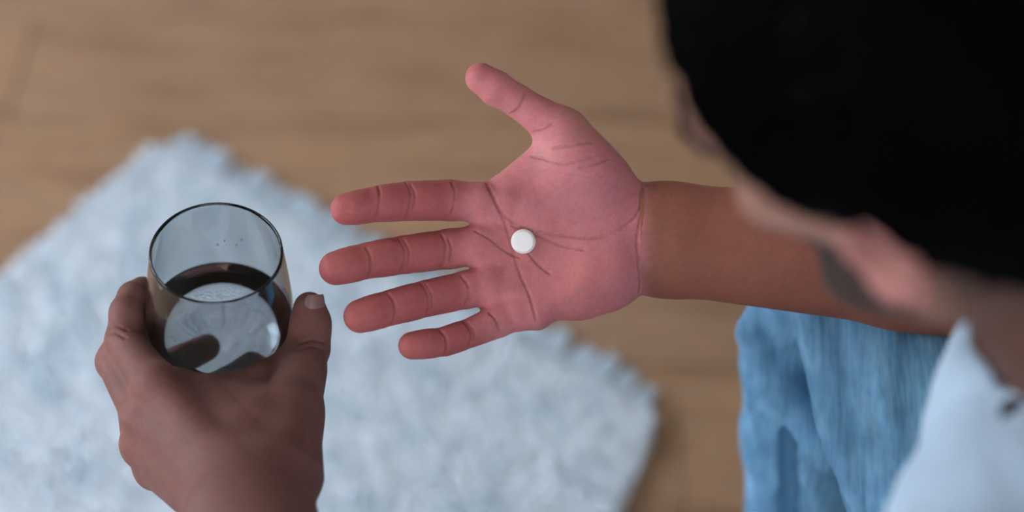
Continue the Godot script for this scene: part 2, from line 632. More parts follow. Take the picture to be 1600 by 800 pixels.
func left_hand(soup: Soup) -> void:
	var b := Basis(Vector3.RIGHT, above, -ahead)
	var room := view_box(b, 130, 360, 530, 900, 0.80, 1.06)
	var f := Field.new(b, room.position, room.end, 0.0012 * FINE)
	var wrist := at(392, 830, 0.865)
	var n := (EYE - at(330, 680, 0.92)).normalized()
	# back of the hand
	var knuckle := [at(246, 606, 0.925), at(226, 652, 0.928), at(222, 694, 0.936), at(240, 730, 0.946)]
	var kr := [0.0130, 0.0128, 0.0120, 0.0110]
	var base := [at(392, 770, 0.882), at(380, 780, 0.882), at(365, 790, 0.885), at(350, 796, 0.89)]
	for j in 4:
		f.add(knuckle[j], base[j], kr[j], 0.0175, 0.010)
	f.add(at(300, 690, 0.93), at(370, 720, 0.915), 0.022, 0.026, 0.012, n, 0.8)
	f.add(at(330, 640, 0.94), at(400, 680, 0.925), 0.017, 0.026, 0.012)
	f.add(at(290, 628, 0.938), at(360, 640, 0.938), 0.0130, 0.014, 0.012)
	f.add(at(310, 650, 0.930), at(380, 690, 0.915), 0.017, 0.022, 0.014)
	f.add(at(400, 640, 0.935), at(450, 640, 0.930), 0.014, 0.014, 0.012)
	# web of the thumb lying against the glass
	f.add(on_cup(112, 0.064, 0.0072), on_cup(84, 0.0665, 0.0070), 0.0066, 0.0066, 0.008)
	f.add(on_cup(84, 0.0665, 0.0070), on_cup(55, 0.061, 0.0085), 0.0066, 0.0080, 0.008)
	f.add(on_cup(100, 0.076, 0.009), on_cup(62, 0.074, 0.010), 0.009, 0.011, 0.008)
	f.add(on_cup(60, 0.066, 0.0085), on_cup(24, 0.064, 0.0125), 0.0095, 0.0115, 0.008)
	f.add(on_cup(60, 0.078, 0.012), at(462, 650, 0.930), 0.012, 0.015, 0.010)
	f.add(on_cup(114, 0.068, 0.009), knuckle[0], 0.008, 0.0105, 0.010)
	f.add(on_cup(70, 0.085, 0.013), at(430, 690, 0.92), 0.012, 0.024, 0.012)
	f.add(knuckle[0], on_cup(158, 0.0760, 0.0085), 0.0110, 0.0095, 0.006)
	f.add(on_cup(160, 0.0760, 0.0085), on_cup(166, 0.0640, 0.0085), 0.0095, 0.0090, 0.006)
	# thumb
	var th := [at(440, 740, 0.895), at(460, 640, 0.930), on_cup(22, 0.0585, 0.0150), on_cup(10, 0.0515, 0.0112), on_cup(3, 0.0445, 0.0106)]
	f.chain(th, [0.024, 0.0150, 0.0118, 0.0108, 0.0096], 0.006)
	f.add(th[1].lerp(th[2], 0.4), th[1].lerp(th[2], 0.6), 0.0128, 0.0126, 0.006)
	f.add(th[3] + Vector3.RIGHT * 0.0022 - ahead * 0.001, th[3].lerp(th[2], 0.25) + Vector3.RIGHT * 0.002, 0.0106, 0.0106, 0.005)
	# fingers
	var fingers := [
		[[knuckle[0], on_cup(160, 0.0655, 0.0140), on_cup(175, 0.0575, 0.0112), on_cup(188, 0.0580, 0.0092), on_cup(200, 0.0640, 0.0086)], [0.0128, 0.0108, 0.0096, 0.0090, 0.0082]],
		[[knuckle[1], on_cup(156, 0.0780, 0.0215), on_cup(176, 0.0740, 0.0110), on_cup(192, 0.0760, 0.0094), on_cup(206, 0.0800, 0.0088)], [0.0126, 0.0112, 0.0098, 0.0092, 0.0085]],
		[[knuckle[2], on_cup(150, 0.1000, 0.0190), in_cup(-0.036, 0.0000, 0.013), in_cup(-0.025, -0.0075, 0.001), in_cup(-0.0115, -0.0090, -0.010)], [0.0118, 0.0105, 0.0094, 0.0088, 0.0084]],
		[[knuckle[3], in_cup(-0.026, -0.010, 0.042), in_cup(-0.010, -0.0105, 0.030), in_cup(0.003, -0.0095, 0.015), in_cup(0.0175, -0.0088, 0.001)], [0.0108, 0.0098, 0.0090, 0.0086, 0.0082]],
	]
	for g in fingers:
		f.chain(g[0], g[1], 0.004)
	# tendons and knuckle bones
	for j in 4:
		f.add(knuckle[j] + n * 0.0035, knuckle[j] + n * 0.0025 - above * 0.004, 0.0105 * kr[j] / 0.013, 0.009 * kr[j] / 0.013, 0.007)
		f.add(knuckle[j] + n * 0.006, knuckle[j].lerp(base[j], 0.6) + n * 0.009, 0.0050, 0.0060, 0.010)
	# wrist and the part of the forearm that belongs to this grid
	f.chain([at(388, 765, 0.887), at(390, 815, 0.868), at(420, 900, 0.845), at(470, 1000, 0.825)], [0.031, 0.0335, 0.036, 0.038], 0.012, n, 0.74)
	# the glass presses the skin flat: cut the tumbler's body out of the hand
	carve_cup(f)
	# creases over the finger joints
	for l in [[[466, 548], [486, 540], [506, 546]], [[468, 536], [488, 530], [508, 536]], [[168, 512], [182, 508], [200, 516]], [[166, 522], [180, 519], [196, 528]]]:
		var pts := []
		for q in l:
			pts.append(Vector2(q[0], q[1]))
		furrow(f, pts, 2.0, 0.05)
	var knobs := [th[3], fingers[0][0][1], fingers[1][0][1], knuckle[0], knuckle[1], knuckle[2]]
	f.skin(soup, func(p: Vector3, nn: Vector3) -> Color:
		var c := BACK
		for t in knobs:
			c = c.lerp(Color(0.27, 0.095, 0.075), 0.55 * exp(-pow(p.distance_to(t) / 0.014, 2.0)))
		c = c.lerp(PALM, smoothstep(-0.1, -0.7, nn.dot(n)) * 0.8)
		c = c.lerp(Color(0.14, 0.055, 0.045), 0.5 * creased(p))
		return mottled(c, p))
	var thumb_nail := [th[4], th[4] - th[3]]
	tip_spots = thumb_nail
	# the rest of the forearm, elbow and upper arm
	var el := Vector3(0.0, 0.62, -0.19)
	var g2 := Field.new(Basis(), Vector3(-0.19, 0.55, -0.47), Vector3(0.26, 0.87, -0.13), 0.0035 * FINE)
	g2.chain([at(420, 900, 0.845), at(470, 1000, 0.825), at(620, 1240, 0.785), el], [0.036, 0.038, 0.043, 0.041], 0.01, n, 0.8)
	g2.add(el, left_shoulder, 0.041, 0.046, 0.02)
	g2.skin(soup, func(p: Vector3, _n: Vector3) -> Color: return mottled(BACK.lerp(ARM, smoothstep(0.03, 0.20, p.distance_to(wrist)) * 0.6), p))


# ---------------------------------------------------------------- head
var skull := Vector3(0.1744, 0.9537, -0.4538)
var face := Vector3(-0.7061, -0.4910, -0.5103).normalized()
var crown := Vector3(-0.5042, 0.8545, -0.1245).normalized()
var ear_side := Vector3(-0.4972, -0.1694, 0.8509).normalized()


func hd(l: float, u: float, f: float) -> Vector3:
	return skull + ear_side * (l * 0.98) + crown * (u * 0.98) + face * (f * 0.98)


func head(soup: Soup) -> void:
	var b := Basis(ear_side, crown, face).orthonormalized()
	var o := skull * b
	var f := Field.new(b, o + Vector3(-0.105, -0.15, -0.13), o + Vector3(0.105, 0.14, 0.14), 0.0026 * FINE)
	f.add(hd(0, 0.045, -0.035), hd(0, 0.050, 0.010), 0.074, 0.074, 0.01)
	f.add(hd(-0.012, 0.04, -0.03), hd(0.012, 0.04, -0.03), 0.072, 0.072, 0.01)
	f.add(hd(-0.025, 0.050, 0.036), hd(0.025, 0.050, 0.036), 0.050, 0.050, 0.015)
	f.add(hd(0, -0.01, 0.035), hd(0, -0.065, 0.045), 0.056, 0.044, 0.02)
	for s in [-1, 1]:
		f.add(hd(s * 0.054, -0.045, 0.004), hd(s * 0.018, -0.094, 0.075), 0.016, 0.018, 0.02)
		f.add(hd(s * 0.056, 0.0, 0.0), hd(s * 0.052, -0.045, 0.006), 0.020, 0.018, 0.015)
		f.add(hd(s * 0.044, -0.008, 0.066), hd(s * 0.058, 0.002, 0.02), 0.018, 0.016, 0.014)
		f.add(hd(s * 0.044, 0.036, 0.074), hd(s * 0.012, 0.034, 0.090), 0.012, 0.011, 0.012)
		f.add(hd(s * 0.033, 0.014, 0.104), hd(s * 0.030, 0.014, 0.104), 0.017, 0.017, 0.008, Vector3.ZERO, 1.0, true)
		f.add(hd(s * 0.031, 0.014, 0.079), hd(s * 0.031, 0.014, 0.0791), 0.0125, 0.0125, 0.003)
		f.add(hd(s * 0.011, -0.024, 0.098), hd(s * 0.010, -0.025, 0.104), 0.009, 0.0085, 0.006)
		f.add(hd(s * 0.024, -0.056, 0.086), hd(0, -0.050, 0.098), 0.006, 0.0075, 0.006)
		f.add(hd(s * 0.022, -0.060, 0.085), hd(0, -0.063, 0.096), 0.006, 0.0080, 0.006)
		# ear: plate, rim, inner ridge, lobe and the front flap
		var e := func(a: float, k: float, out: float) -> Vector3:
			var t := deg_to_rad(a)
			var u := sin(t) * 0.029 * k
			var v := cos(t) * 0.0175 * k
			return hd(s * (0.0775 + out), 0.005 + u - v * -0.15, -0.004 + v - u * 0.22)
		f.add(e.call(0, 0, -0.004), e.call(90, 0.4, -0.003), 0.017, 0.015, 0.006, ear_side, 0.35)
		f.add(e.call(250, 0.6, -0.004), e.call(90, 0.5, -0.003), 0.012, 0.016, 0.006, ear_side, 0.35)
		var was: Vector3 = e.call(20, 1.0, -0.005)
		for k in 14:
			var a := 20.0 + 15.5 * (k + 1)
			var now: Vector3 = e.call(a, 1.0, 0.003 + 0.010 * sin(deg_to_rad(clampf(a - 60.0, 0, 180))))
			f.add(was, now, 0.0042, 0.0042, 0.004)
			was = now
		f.add(e.call(262, 0.95, 0.0), e.call(285, 0.85, -0.002), 0.0080, 0.0075, 0.005)
		for k in 6:
			f.add(e.call(110 + k * 20, 0.58, 0.001), e.call(130 + k * 20, 0.58, 0.001), 0.0032, 0.0032, 0.004)
		f.add(e.call(345, 0.75, -0.001), e.call(325, 0.8, -0.001), 0.0055, 0.0050, 0.004)
		f.add(e.call(350, 0.05, -0.003), e.call(250, 0.32, -0.001), 0.0105, 0.0070, 0.003, Vector3.ZERO, 1.0, true)
	f.add(hd(0, 0.022, 0.090), hd(0, -0.018, 0.112), 0.0085, 0.0115, 0.010)
	f.add(hd(0, -0.092, 0.076), hd(0, -0.090, 0.072), 0.020, 0.020, 0.012)
	f.add(hd(-0.024, -0.0575, 0.101), hd(0.024, -0.0575, 0.101), 0.003, 0.003, 0.002, Vector3.ZERO, 1.0, true)
	f.add(hd(0, -0.02, -0.030), hd(0, -0.165, -0.036), 0.058, 0.060, 0.02)
	var w := skull
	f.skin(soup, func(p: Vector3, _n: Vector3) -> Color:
		var q := Vector3((p - w).dot(ear_side), (p - w).dot(crown), (p - w).dot(face)) / 0.98
		var c := FACE
		var ax := absf(q.x)
		var e := Vector3(ax - 0.031, q.y - 0.014, q.z - 0.079)
		if e.length() < 0.0132 and q.z > 0.083:
			return Color(0.03, 0.015, 0.01) if Vector2(e.x, e.y).length() < 0.006 else Color(0.75, 0.72, 0.7)
		var beard := smoothstep(0.0, -0.03, q.y - 0.1 * (0.03 - q.z) * 0.3) * smoothstep(-0.016, 0.006, q.z - 0.004) * smoothstep(-0.135, -0.105, q.y)
		c = c.lerp(Color(0.018, 0.012, 0.010), 0.92 * beard)
		var ear := smoothstep(0.068, 0.078, ax) * smoothstep(0.016, 0.008, q.z) * smoothstep(0.050, 0.036, Vector2(q.y, q.z + 0.007).length())
		c = c.lerp(Color(0.37, 0.155, 0.130), ear)
		c = c.lerp(Color(0.105, 0.046, 0.031), smoothstep(-0.04, -0.08, q.y + q.z * 0.4) * (1.0 - ear))  # neck skin, with the shade of the head painted into its colour
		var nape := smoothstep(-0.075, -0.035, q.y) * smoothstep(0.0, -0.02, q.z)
		c = c.lerp(Color(0.03, 0.02, 0.016), 0.85 * nape * (1.0 - ear))  # short nape hair plus painted shade below the head
		if absf(q.y + 0.057) < 0.013 and ax < 0.026 and q.z > 0.08:
			c = Color(0.42, 0.17, 0.15)
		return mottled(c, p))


func hair_mesh() -> ArrayMesh:
	var b := Basis(ear_side, crown, face).orthonormalized()
	var o := skull * b
	var f := Field.new(b, o + Vector3(-0.115, -0.10, -0.15), o + Vector3(0.115, 0.175, 0.12), 0.003 * FINE)
	var s := 0.0078
	f.add(hd(0, 0.045, -0.038), hd(0, 0.054, 0.010), 0.074 + s, 0.073 + s, 0.01)
	f.add(hd(-0.012, 0.04, -0.03), hd(0.012, 0.04, -0.03), 0.072 + s, 0.072 + s, 0.01)
	f.add(hd(-0.025, 0.053, 0.036), hd(0.025, 0.053, 0.036), 0.048 + s, 0.048 + s, 0.02)
	f.add(hd(-0.02, -0.03, -0.060), hd(0.02, -0.03, -0.060), 0.042, 0.042, 0.03)
	f.add(hd(-0.02, 0.092, 0.030), hd(0.02, 0.092, 0.030), 0.026, 0.026, 0.03)
	# hairline over the brow and temples, and the nape
	f.slice(hd(0, 0.013, 0.018), face - crown * 0.50, 0.005)
	f.slice(hd(0, -0.016, -0.017), face * 0.59 - crown, 0.006)
	for k in [-1, 1]:
		f.add(hd(k * 0.090, -0.026, 0.004), hd(k * 0.090, 0.004, -0.004), 0.020, 0.019, 0.006, Vector3.ZERO, 1.0, true)
	f.roughen(func(p: Vector3) -> float: return 0.0012 + 0.0028 * wobble(p, 90.0) + 0.0018 * wobble(p, 260.0), 0.012)
	var soup := Soup.new()
	f.skin(soup, func(p: Vector3, _n: Vector3) -> Color:
		var k := 1.0 + 0.4 * wobble(p, 200.0)
		return Color(0.0022 * k, 0.0024 * k, 0.0032 * k))
	return soup.mesh()


func brow_mesh(side: float) -> ArrayMesh:
	var b := Basis(ear_side, crown, face).orthonormalized()
	var o := skull * b
	var f := Field.new(b, o + Vector3(-0.07, 0.015, 0.05), o + Vector3(0.07, 0.06, 0.13), 0.0016 * FINE)
	f.chain([hd(side * 0.014, 0.034, 0.1000), hd(side * 0.034, 0.040, 0.0935), hd(side * 0.050, 0.036, 0.0835), hd(side * 0.0555, 0.031, 0.0755)], [0.0055, 0.0062, 0.0064, 0.0052], 0.003)
	f.roughen(func(p: Vector3) -> float: return 0.0014 * wobble(p, 500.0), 0.006)
	var soup := Soup.new()
	f.skin(soup, func(_p: Vector3, _n: Vector3) -> Color: return Color(0.012, 0.010, 0.009))
	return soup.mesh()


# ---------------------------------------------------------------- clothes
var left_shoulder := Vector3.ZERO
var right_shoulder := Vector3(0.345, 0.79, -0.60)
var neck_base := Vector3(0.262, 0.815, -0.432)
var hips := Vector3(0.475, 0.43, -0.30)


func shirt_mesh() -> ArrayMesh:
	var f := Field.new(Basis(), Vector3(-0.02, 0.325, -0.78), Vector3(0.70, 0.95, -0.03), 0.0055 * FINE)
	var mid := (left_shoulder + right_shoulder) * 0.5
	f.add(left_shoulder, neck_base + Vector3(0.01, -0.03, 0.01), 0.066, 0.066, 0.03)
	f.add(right_shoulder, neck_base + Vector3(0.01, -0.03, 0.01), 0.066, 0.066, 0.03)
	f.add(at(1815, 690, 0.78), at(1668, 1000, 0.74), 0.088, 0.092, 0.03)
	f.add(mid + Vector3(0.065, -0.09, 0.05), hips + Vector3(0.0, 0.09, 0), 0.108, 0.125, 0.04)
	f.add(mid + Vector3(0.07, -0.06, 0.04), hips + Vector3(0.01, 0.05, 0), 0.10, 0.130, 0.04)
	f.add(hips + Vector3(-0.05, 0.0, 0.08), hips + Vector3(0.05, 0.0, -0.08), 0.135, 0.135, 0.04)
	# sleeves
	var el := Vector3(0.0, 0.62, -0.19)
	f.add(left_shoulder, left_shoulder.lerp(el, 0.62), 0.064, 0.060, 0.02)
	f.add(right_shoulder, right_shoulder.lerp(at(1740, 470, 0.94), 0.75), 0.064, 0.060, 0.02)
	# opening inside the neck
	f.add(hd(0, -0.06, -0.034), neck_base + Vector3(0.008, 0.0, 0.0), 0.0540, 0.0500, 0.004, Vector3.ZERO, 1.0, true)
	f.roughen(func(p: Vector3) -> float: return 0.0045 * wobble(Vector3(p.x + p.y * 0.5, p.y * 0.5, p.z), 14.0) + 0.0012 * wobble(p, 50.0), 0.03)
	var t := 0.5
	while t < 0.9 and sample(f, at(1582, 642, t)) > 0.0:
		t += 0.0005
	button_place = at(1582, 642, t)
	var soup := Soup.new()
	f.skin(soup, func(_p: Vector3, _n: Vector3) -> Color: return Color(1, 1, 1))
	return soup.mesh()


func jeans_mesh() -> ArrayMesh:
	var f := Field.new(Basis(), Vector3(-0.14, 0.07, -0.80), Vector3(0.66, 0.68, 0.17), 0.0042 * FINE)
	var n := -ahead
	# right leg: thigh, then the shin hanging from the knee
	var knee := at(1340, 420, 1.040)
	var thigh := at(1432, 625, 1.012)
	var thigh2 := at(1545, 880, 0.975)
	f.chain([knee, thigh, thigh2, hips + Vector3(0.05, 0, -0.08)], [0.050, 0.0625, 0.073, 0.10], 0.01)
	var calf := [at(1300, 440, 1.075), at(1281, 560, 1.13), at(1283, 680, 1.185), at(1288, 820, 1.24), at(1300, 1100, 1.34)]
	f.chain(calf, [0.049, 0.0535, 0.0570, 0.0590, 0.0560], 0.012)
	# folds: a ridge along the front of the shin, the wrinkles that gather behind the knee
	f.chain([at(1196, 470, 1.078), at(1194, 560, 1.110), at(1196, 680, 1.152), at(1200, 830, 1.208)], [0.012, 0.0145, 0.0155, 0.0155], 0.006)
	f.chain([at(1284, 620, 1.105), at(1282, 700, 1.136), at(1278, 800, 1.182), at(1276, 900, 1.222)], [0.010, 0.016, 0.018, 0.018], 0.008)
	f.add(at(1210, 505, 1.045), at(1266, 610, 1.062), 0.008, 0.009, 0.010, Vector3.ZERO, 1.0, true)
	f.chain([at(1176, 520, 1.085), at(1222, 600, 1.084), at(1300, 706, 1.078)], [0.012, 0.014, 0.016], 0.010)
	f.add(at(1236, 615, 1.100), at(1238, 860, 1.196), 0.006, 0.010, 0.004, Vector3.ZERO, 1.0, true)
	# long drapes over the thigh
	for q in [[1268, 470, 1310, 700, 1392, 900, 6.0], [1388, 470, 1392, 640, 1394, 860, 8.0], [1336, 460, 1352, 640, 1400, 860, -6.0], [1466, 480, 1462, 620, 1452, 780, 6.0], [1300, 470, 1336, 700, 1378, 840, -4.0]]:
		var lift: float = q[6]
		var pts := []
		for k in 3:
			pts.append(at(q[k * 2], q[k * 2 + 1], 1.0))
		for k in 2:
			var a := on_tube(pts[k], [knee, thigh, thigh2], [0.050, 0.0625, 0.073])
			var c := on_tube(pts[k + 1], [knee, thigh, thigh2], [0.050, 0.0625, 0.073])
			if lift > 0:
				f.add(a - (a - EYE).normalized() * -0.0025, c - (c - EYE).normalized() * -0.0025, 0.0075, 0.0075, 0.009)
			else:
				f.add(a - (a - EYE).normalized() * 0.0055, c - (c - EYE).normalized() * 0.0055, 0.007, 0.007, 0.008, Vector3.ZERO, 1.0, true)
	# left leg
	var lk := Vector3(0.03, 0.53, -0.02)
	f.chain([hips + Vector3(-0.06, 0, 0.08), hips.lerp(lk, 0.5) + Vector3(-0.02, 0.05, 0.08), lk], [0.10, 0.085, 0.066], 0.02)
	f.chain([lk, Vector3(0.03, 0.30, 0.0), Vector3(0.05, 0.11, 0.03)], [0.064, 0.060, 0.056], 0.015)
	f.add(hips + Vector3(-0.06, 0, 0.09), hips + Vector3(0.06, 0, -0.09), 0.115, 0.115, 0.03)
	f.roughen(func(p: Vector3) -> float: return 0.0010 * wobble(Vector3(p.x * 2.2, p.y, p.z), 28.0) + 0.0006 * wobble(p, 70.0), 0.02)
	var soup := Soup.new()
	f.skin(soup, func(p: Vector3, _n: Vector3) -> Color:
		var k := 1.0 + 0.16 * wobble(Vector3(p.x * 4.0, p.y, p.z), 22.0) + 0.08 * wobble(p, 140.0)
		var grey := 0.8 * smoothstep(0.19, 0.255, p.x + 0.03 * wobble(p, 30.0))
		return Color(k * lerpf(1.0, 1.15, grey), k * lerpf(1.0, 0.90, grey), k * lerpf(1.0, 0.76, grey)))
	return soup.mesh()


func on_tube(p: Vector3, spine: Array, radii: Array) -> Vector3:
	# where the sight line through p first meets a chain of tapered capsules
	var ray := (p - EYE).normalized()
	var t := 0.8
	while t < 1.3:
		var w := EYE + ray * t
		for j in spine.size() - 1:
			var e: Vector3 = spine[j + 1] - spine[j]
			var k := clampf((w - spine[j]).dot(e) / e.length_squared(), 0, 1)
			if w.distance_to(spine[j] + e * k) < lerpf(radii[j], radii[j + 1], k):
				return w
		t += 0.001
	return p


func feet(soup: Soup) -> void:
	var f := Field.new(Basis(), Vector3(-0.24, -0.002, -0.80), Vector3(0.36, 0.18, 0.10), 0.006 * FINE)
	for q in [[at(1300, 1100, 1.34), Vector3(-0.78, 0, -0.62)], [Vector3(0.05, 0.11, 0.03), Vector3(-0.95, 0, -0.3)]]:
		var a: Vector3 = q[0]
		var go: Vector3 = (q[1] as Vector3).normalized()
		var side := go.cross(Vector3.UP)
		var low := Vector3(a.x, 0.032, a.z)
		f.add(a, low, 0.040, 0.034, 0.02)
		f.add(low - go * 0.035, low + go * 0.10, 0.030, 0.026, 0.02)
		f.add(low - go * 0.02 + Vector3(0, 0.03, 0), low + go * 0.10, 0.034, 0.022, 0.02)
		for k in 5:
			var from := low + go * 0.10 + side * (k - 2) * 0.014 + Vector3(0, -0.012, 0)
			var r := 0.013 if k == 0 else 0.009
			f.add(from, from + go * (0.065 - 0.006 * k) + Vector3(0, 0.012 - from.y + r * 0.4, 0), 0.017, r, 0.008)
	f.slice(Vector3(0, 0.002, 0), Vector3.DOWN)
	f.skin(soup, func(p: Vector3, _n: Vector3) -> Color: return mottled(BACK, p))


func nail_mesh(tip: Vector3, along: Vector3, out: Vector3, r: float, length: float) -> ArrayMesh:
	# a curved plate on the back of a fingertip
	var st := SurfaceTool.new()
	st.begin(Mesh.PRIMITIVE_TRIANGLES)
	st.set_smooth_group(0)
	var g := along.normalized()
	var up := (out - g * out.dot(g)).normalized()
	var w := g.cross(up)
	var p := func(i: int, j: int) -> Vector3:
		var u := (i / 8.0 - 0.5) * 2.0
		var v := j / 8.0
		var edge := 1.0 - 0.25 * pow(absf(2.0 * v - 1.0), 3.0)
		var a := u * 0.85 * edge
		var s := (v - 0.55) * length
		var rr := r + 0.0007 - 0.0012 * pow(absf(u), 4.0) - maxf(0.0, s) * 0.10
		return tip + g * s + (up * cos(a) + w * sin(a)) * rr
	for i in 8:
		for j in 8:
			var q := [p.call(i, j), p.call(i + 1, j), p.call(i + 1, j + 1), p.call(i, j + 1)]
			for k in [0, 1, 2, 0, 2, 3]:
				st.add_vertex(q[k])
	st.index()
	st.generate_normals()
	return st.commit()


# ---------------------------------------------------------------- the room
const ROOM_LO := Vector3(-2.7, 0, -3.3)
const ROOM_HI := Vector3(2.5, 2.6, 2.0)


func wall(called: String, pieces: Array, m: Material) -> void:
	# a wall of plain blocks round its openings, all one mesh
	var st := SurfaceTool.new()
	st.begin(Mesh.PRIMITIVE_TRIANGLES)
	for p in pieces:
		st.append_from(box_mesh(p[0], p[1]), 0, Transform3D())
	struct(obj(called, st.commit(), m))


func window_unit(lo: Vector3, hi: Vector3, panes: int, frame: Material, glass: Material) -> void:
	var w := thing("added_window_1" if not used.has("added_window_1") else "window_2")
	struct(w)
	var lengthwise := Vector3.RIGHT if hi.x - lo.x > hi.z - lo.z else Vector3.BACK
	var span := (hi - lo).dot(lengthwise)
	var bar := func(a: Vector3, b: Vector3) -> void: obj("frame", box_mesh(a, b, 0.004), frame, w)
	bar.call(lo, Vector3(hi.x, lo.y + 0.06, hi.z))
	bar.call(Vector3(lo.x, hi.y - 0.06, lo.z), hi)
	for k in panes + 1:
		var c := clampf(span * k / panes, 0.03, span - 0.03)
		var a := lo + lengthwise * (c - 0.03) + Vector3(0, 0.06, 0)
		var b := a + lengthwise * 0.06
		bar.call(a, Vector3(b.x if lengthwise.x > 0 else hi.x, hi.y - 0.06, b.z if lengthwise.z > 0 else hi.z))
	for k in panes:
		var a := lo + lengthwise * (span * k / panes + 0.03)
		var b := lo + lengthwise * (span * (k + 1) / panes - 0.03)
		var thick := (Vector3(1, 0, 1) - lengthwise) * 0.03
		obj("pane", box_mesh(a + thick + Vector3(0, 0.06, 0), Vector3(b.x, hi.y - 0.06, b.z) + thick * 1.2), glass, w)


func room() -> void:
	var paint := mat(Color(0.93, 0.925, 0.91), 0.9)
	var t := 0.15
	var l := ROOM_LO
	var h := ROOM_HI
	var under := obj("floor", box_mesh(Vector3(l.x - t, -0.15, l.z - t), Vector3(h.x + t, -0.016, h.z + t)), mat(Color(0.16, 0.12, 0.09), 0.9))
	struct(under)
	struct(obj("ceiling", box_mesh(Vector3(l.x - t, h.y, l.z - t), Vector3(h.x + t, h.y + t, h.z + t)), mat(Color(0.95, 0.95, 0.94), 0.9)))
	wall("wall_far", [[Vector3(l.x - t, -0.15, l.z - t), Vector3(h.x + t, h.y, l.z)]], paint)
	var wz := [-0.8, 1.4, 1.15, 2.25]      # fill window added behind the eye: x from, x to, y from, y to
	wall("wall_near", [
		[Vector3(l.x - t, -0.15, h.z), Vector3(h.x + t, wz[2], h.z + t)], [Vector3(l.x - t, wz[3], h.z), Vector3(h.x + t, h.y, h.z + t)],
		[Vector3(l.x - t, wz[2], h.z), Vector3(wz[0], wz[3], h.z + t)], [Vector3(wz[1], wz[2], h.z), Vector3(h.x + t, wz[3], h.z + t)]], paint)
	var wx := [-2.3, 0.5, 0.55, 2.40]      # left window: z from, z to, y from, y to
	wall("wall_left", [
		[Vector3(l.x - t, -0.15, l.z), Vector3(l.x, wx[2], h.z)], [Vector3(l.x - t, wx[3], l.z), Vector3(l.x, h.y, h.z)],
		[Vector3(l.x - t, wx[2], l.z), Vector3(l.x, wx[3], wx[0])], [Vector3(l.x - t, wx[2], wx[1]), Vector3(l.x, wx[3], h.z)]], paint)
	wall("wall_right", [[Vector3(h.x, -0.15, l.z), Vector3(h.x + t, h.y, h.z)]], paint)
	var frame := mat(Color(0.85, 0.85, 0.84), 0.5)
	var glass := mat(Color(1, 1, 1, 0.04), 0.0)
	glass.transparency = BaseMaterial3D.TRANSPARENCY_ALPHA
	window_unit(Vector3(wz[0], wz[2], h.z + 0.04), Vector3(wz[1], wz[3], h.z + 0.11), 3, frame, glass)
	window_unit(Vector3(l.x - 0.11, wx[2], wx[0]), Vector3(l.x - 0.04, wx[3], wx[1]), 3, frame, glass)
	# planks, laid along x
	var woods := []
	for k in 5:
		var tone: Color = [Color(0.640, 0.490, 0.375), Color(0.655, 0.505, 0.385), Color(0.625, 0.480, 0.365), Color(0.650, 0.495, 0.375), Color(0.632, 0.488, 0.380)][k]
		var m := mat(Color(1, 1, 1), 0.6, 0.25)
		var dark := tone.darkened(0.10)
		m.albedo_texture = noise_tex(0.012, 512, 512, ramp([[0.25, dark], [0.45, tone], [0.55, tone.lightened(0.05)], [0.62, dark.lightened(0.04)], [0.8, tone]]), 5, 11 + k, true)
		m.uv1_scale = Vector3(0.55, 3.4, 1)
		m.uv1_offset = Vector3(k * 0.31, k * 0.17, 0)
		m.heightmap_enabled = false
		woods.append(m)
	var rng := RandomNumberGenerator.new()
	rng.seed = 5
	var width := 0.186
	var seam := on_floor(800, 188).z
	var z := seam - width * ceilf((seam - l.z) / width)
	var joint_a := on_floor(36, 100).x
	var joint_b := on_floor(1066, 740).x
	var row := 0
	while z < h.z:
		var z1 := minf(z + width, h.z) - 0.0016
		var z0 := maxf(z, l.z)
		var length := 1.9
		var x := l.x - rng.randf_range(0.0, 1.7)
		if absf(z1 - seam) < 0.02:
			x = joint_a - length * 2.0
		elif z0 < on_floor(1066, 740).z and z1 > on_floor(1066, 740).z:
			x = joint_b - length * 2.0
		while x < h.x:
			var a := maxf(x, l.x)
			var b := minf(x + length, h.x) - 0.0016
			if b - a > 0.03:
				var p := obj("plank", box_mesh(Vector3(a, -0.016, z0 + 0.0008), Vector3(b, rng.randf_range(-0.0004, 0.0), z1), 0.0012), woods[rng.randi() % 5], under)
				p.set_meta("kind", "structure")
			x += length
		z += width
		row += 1


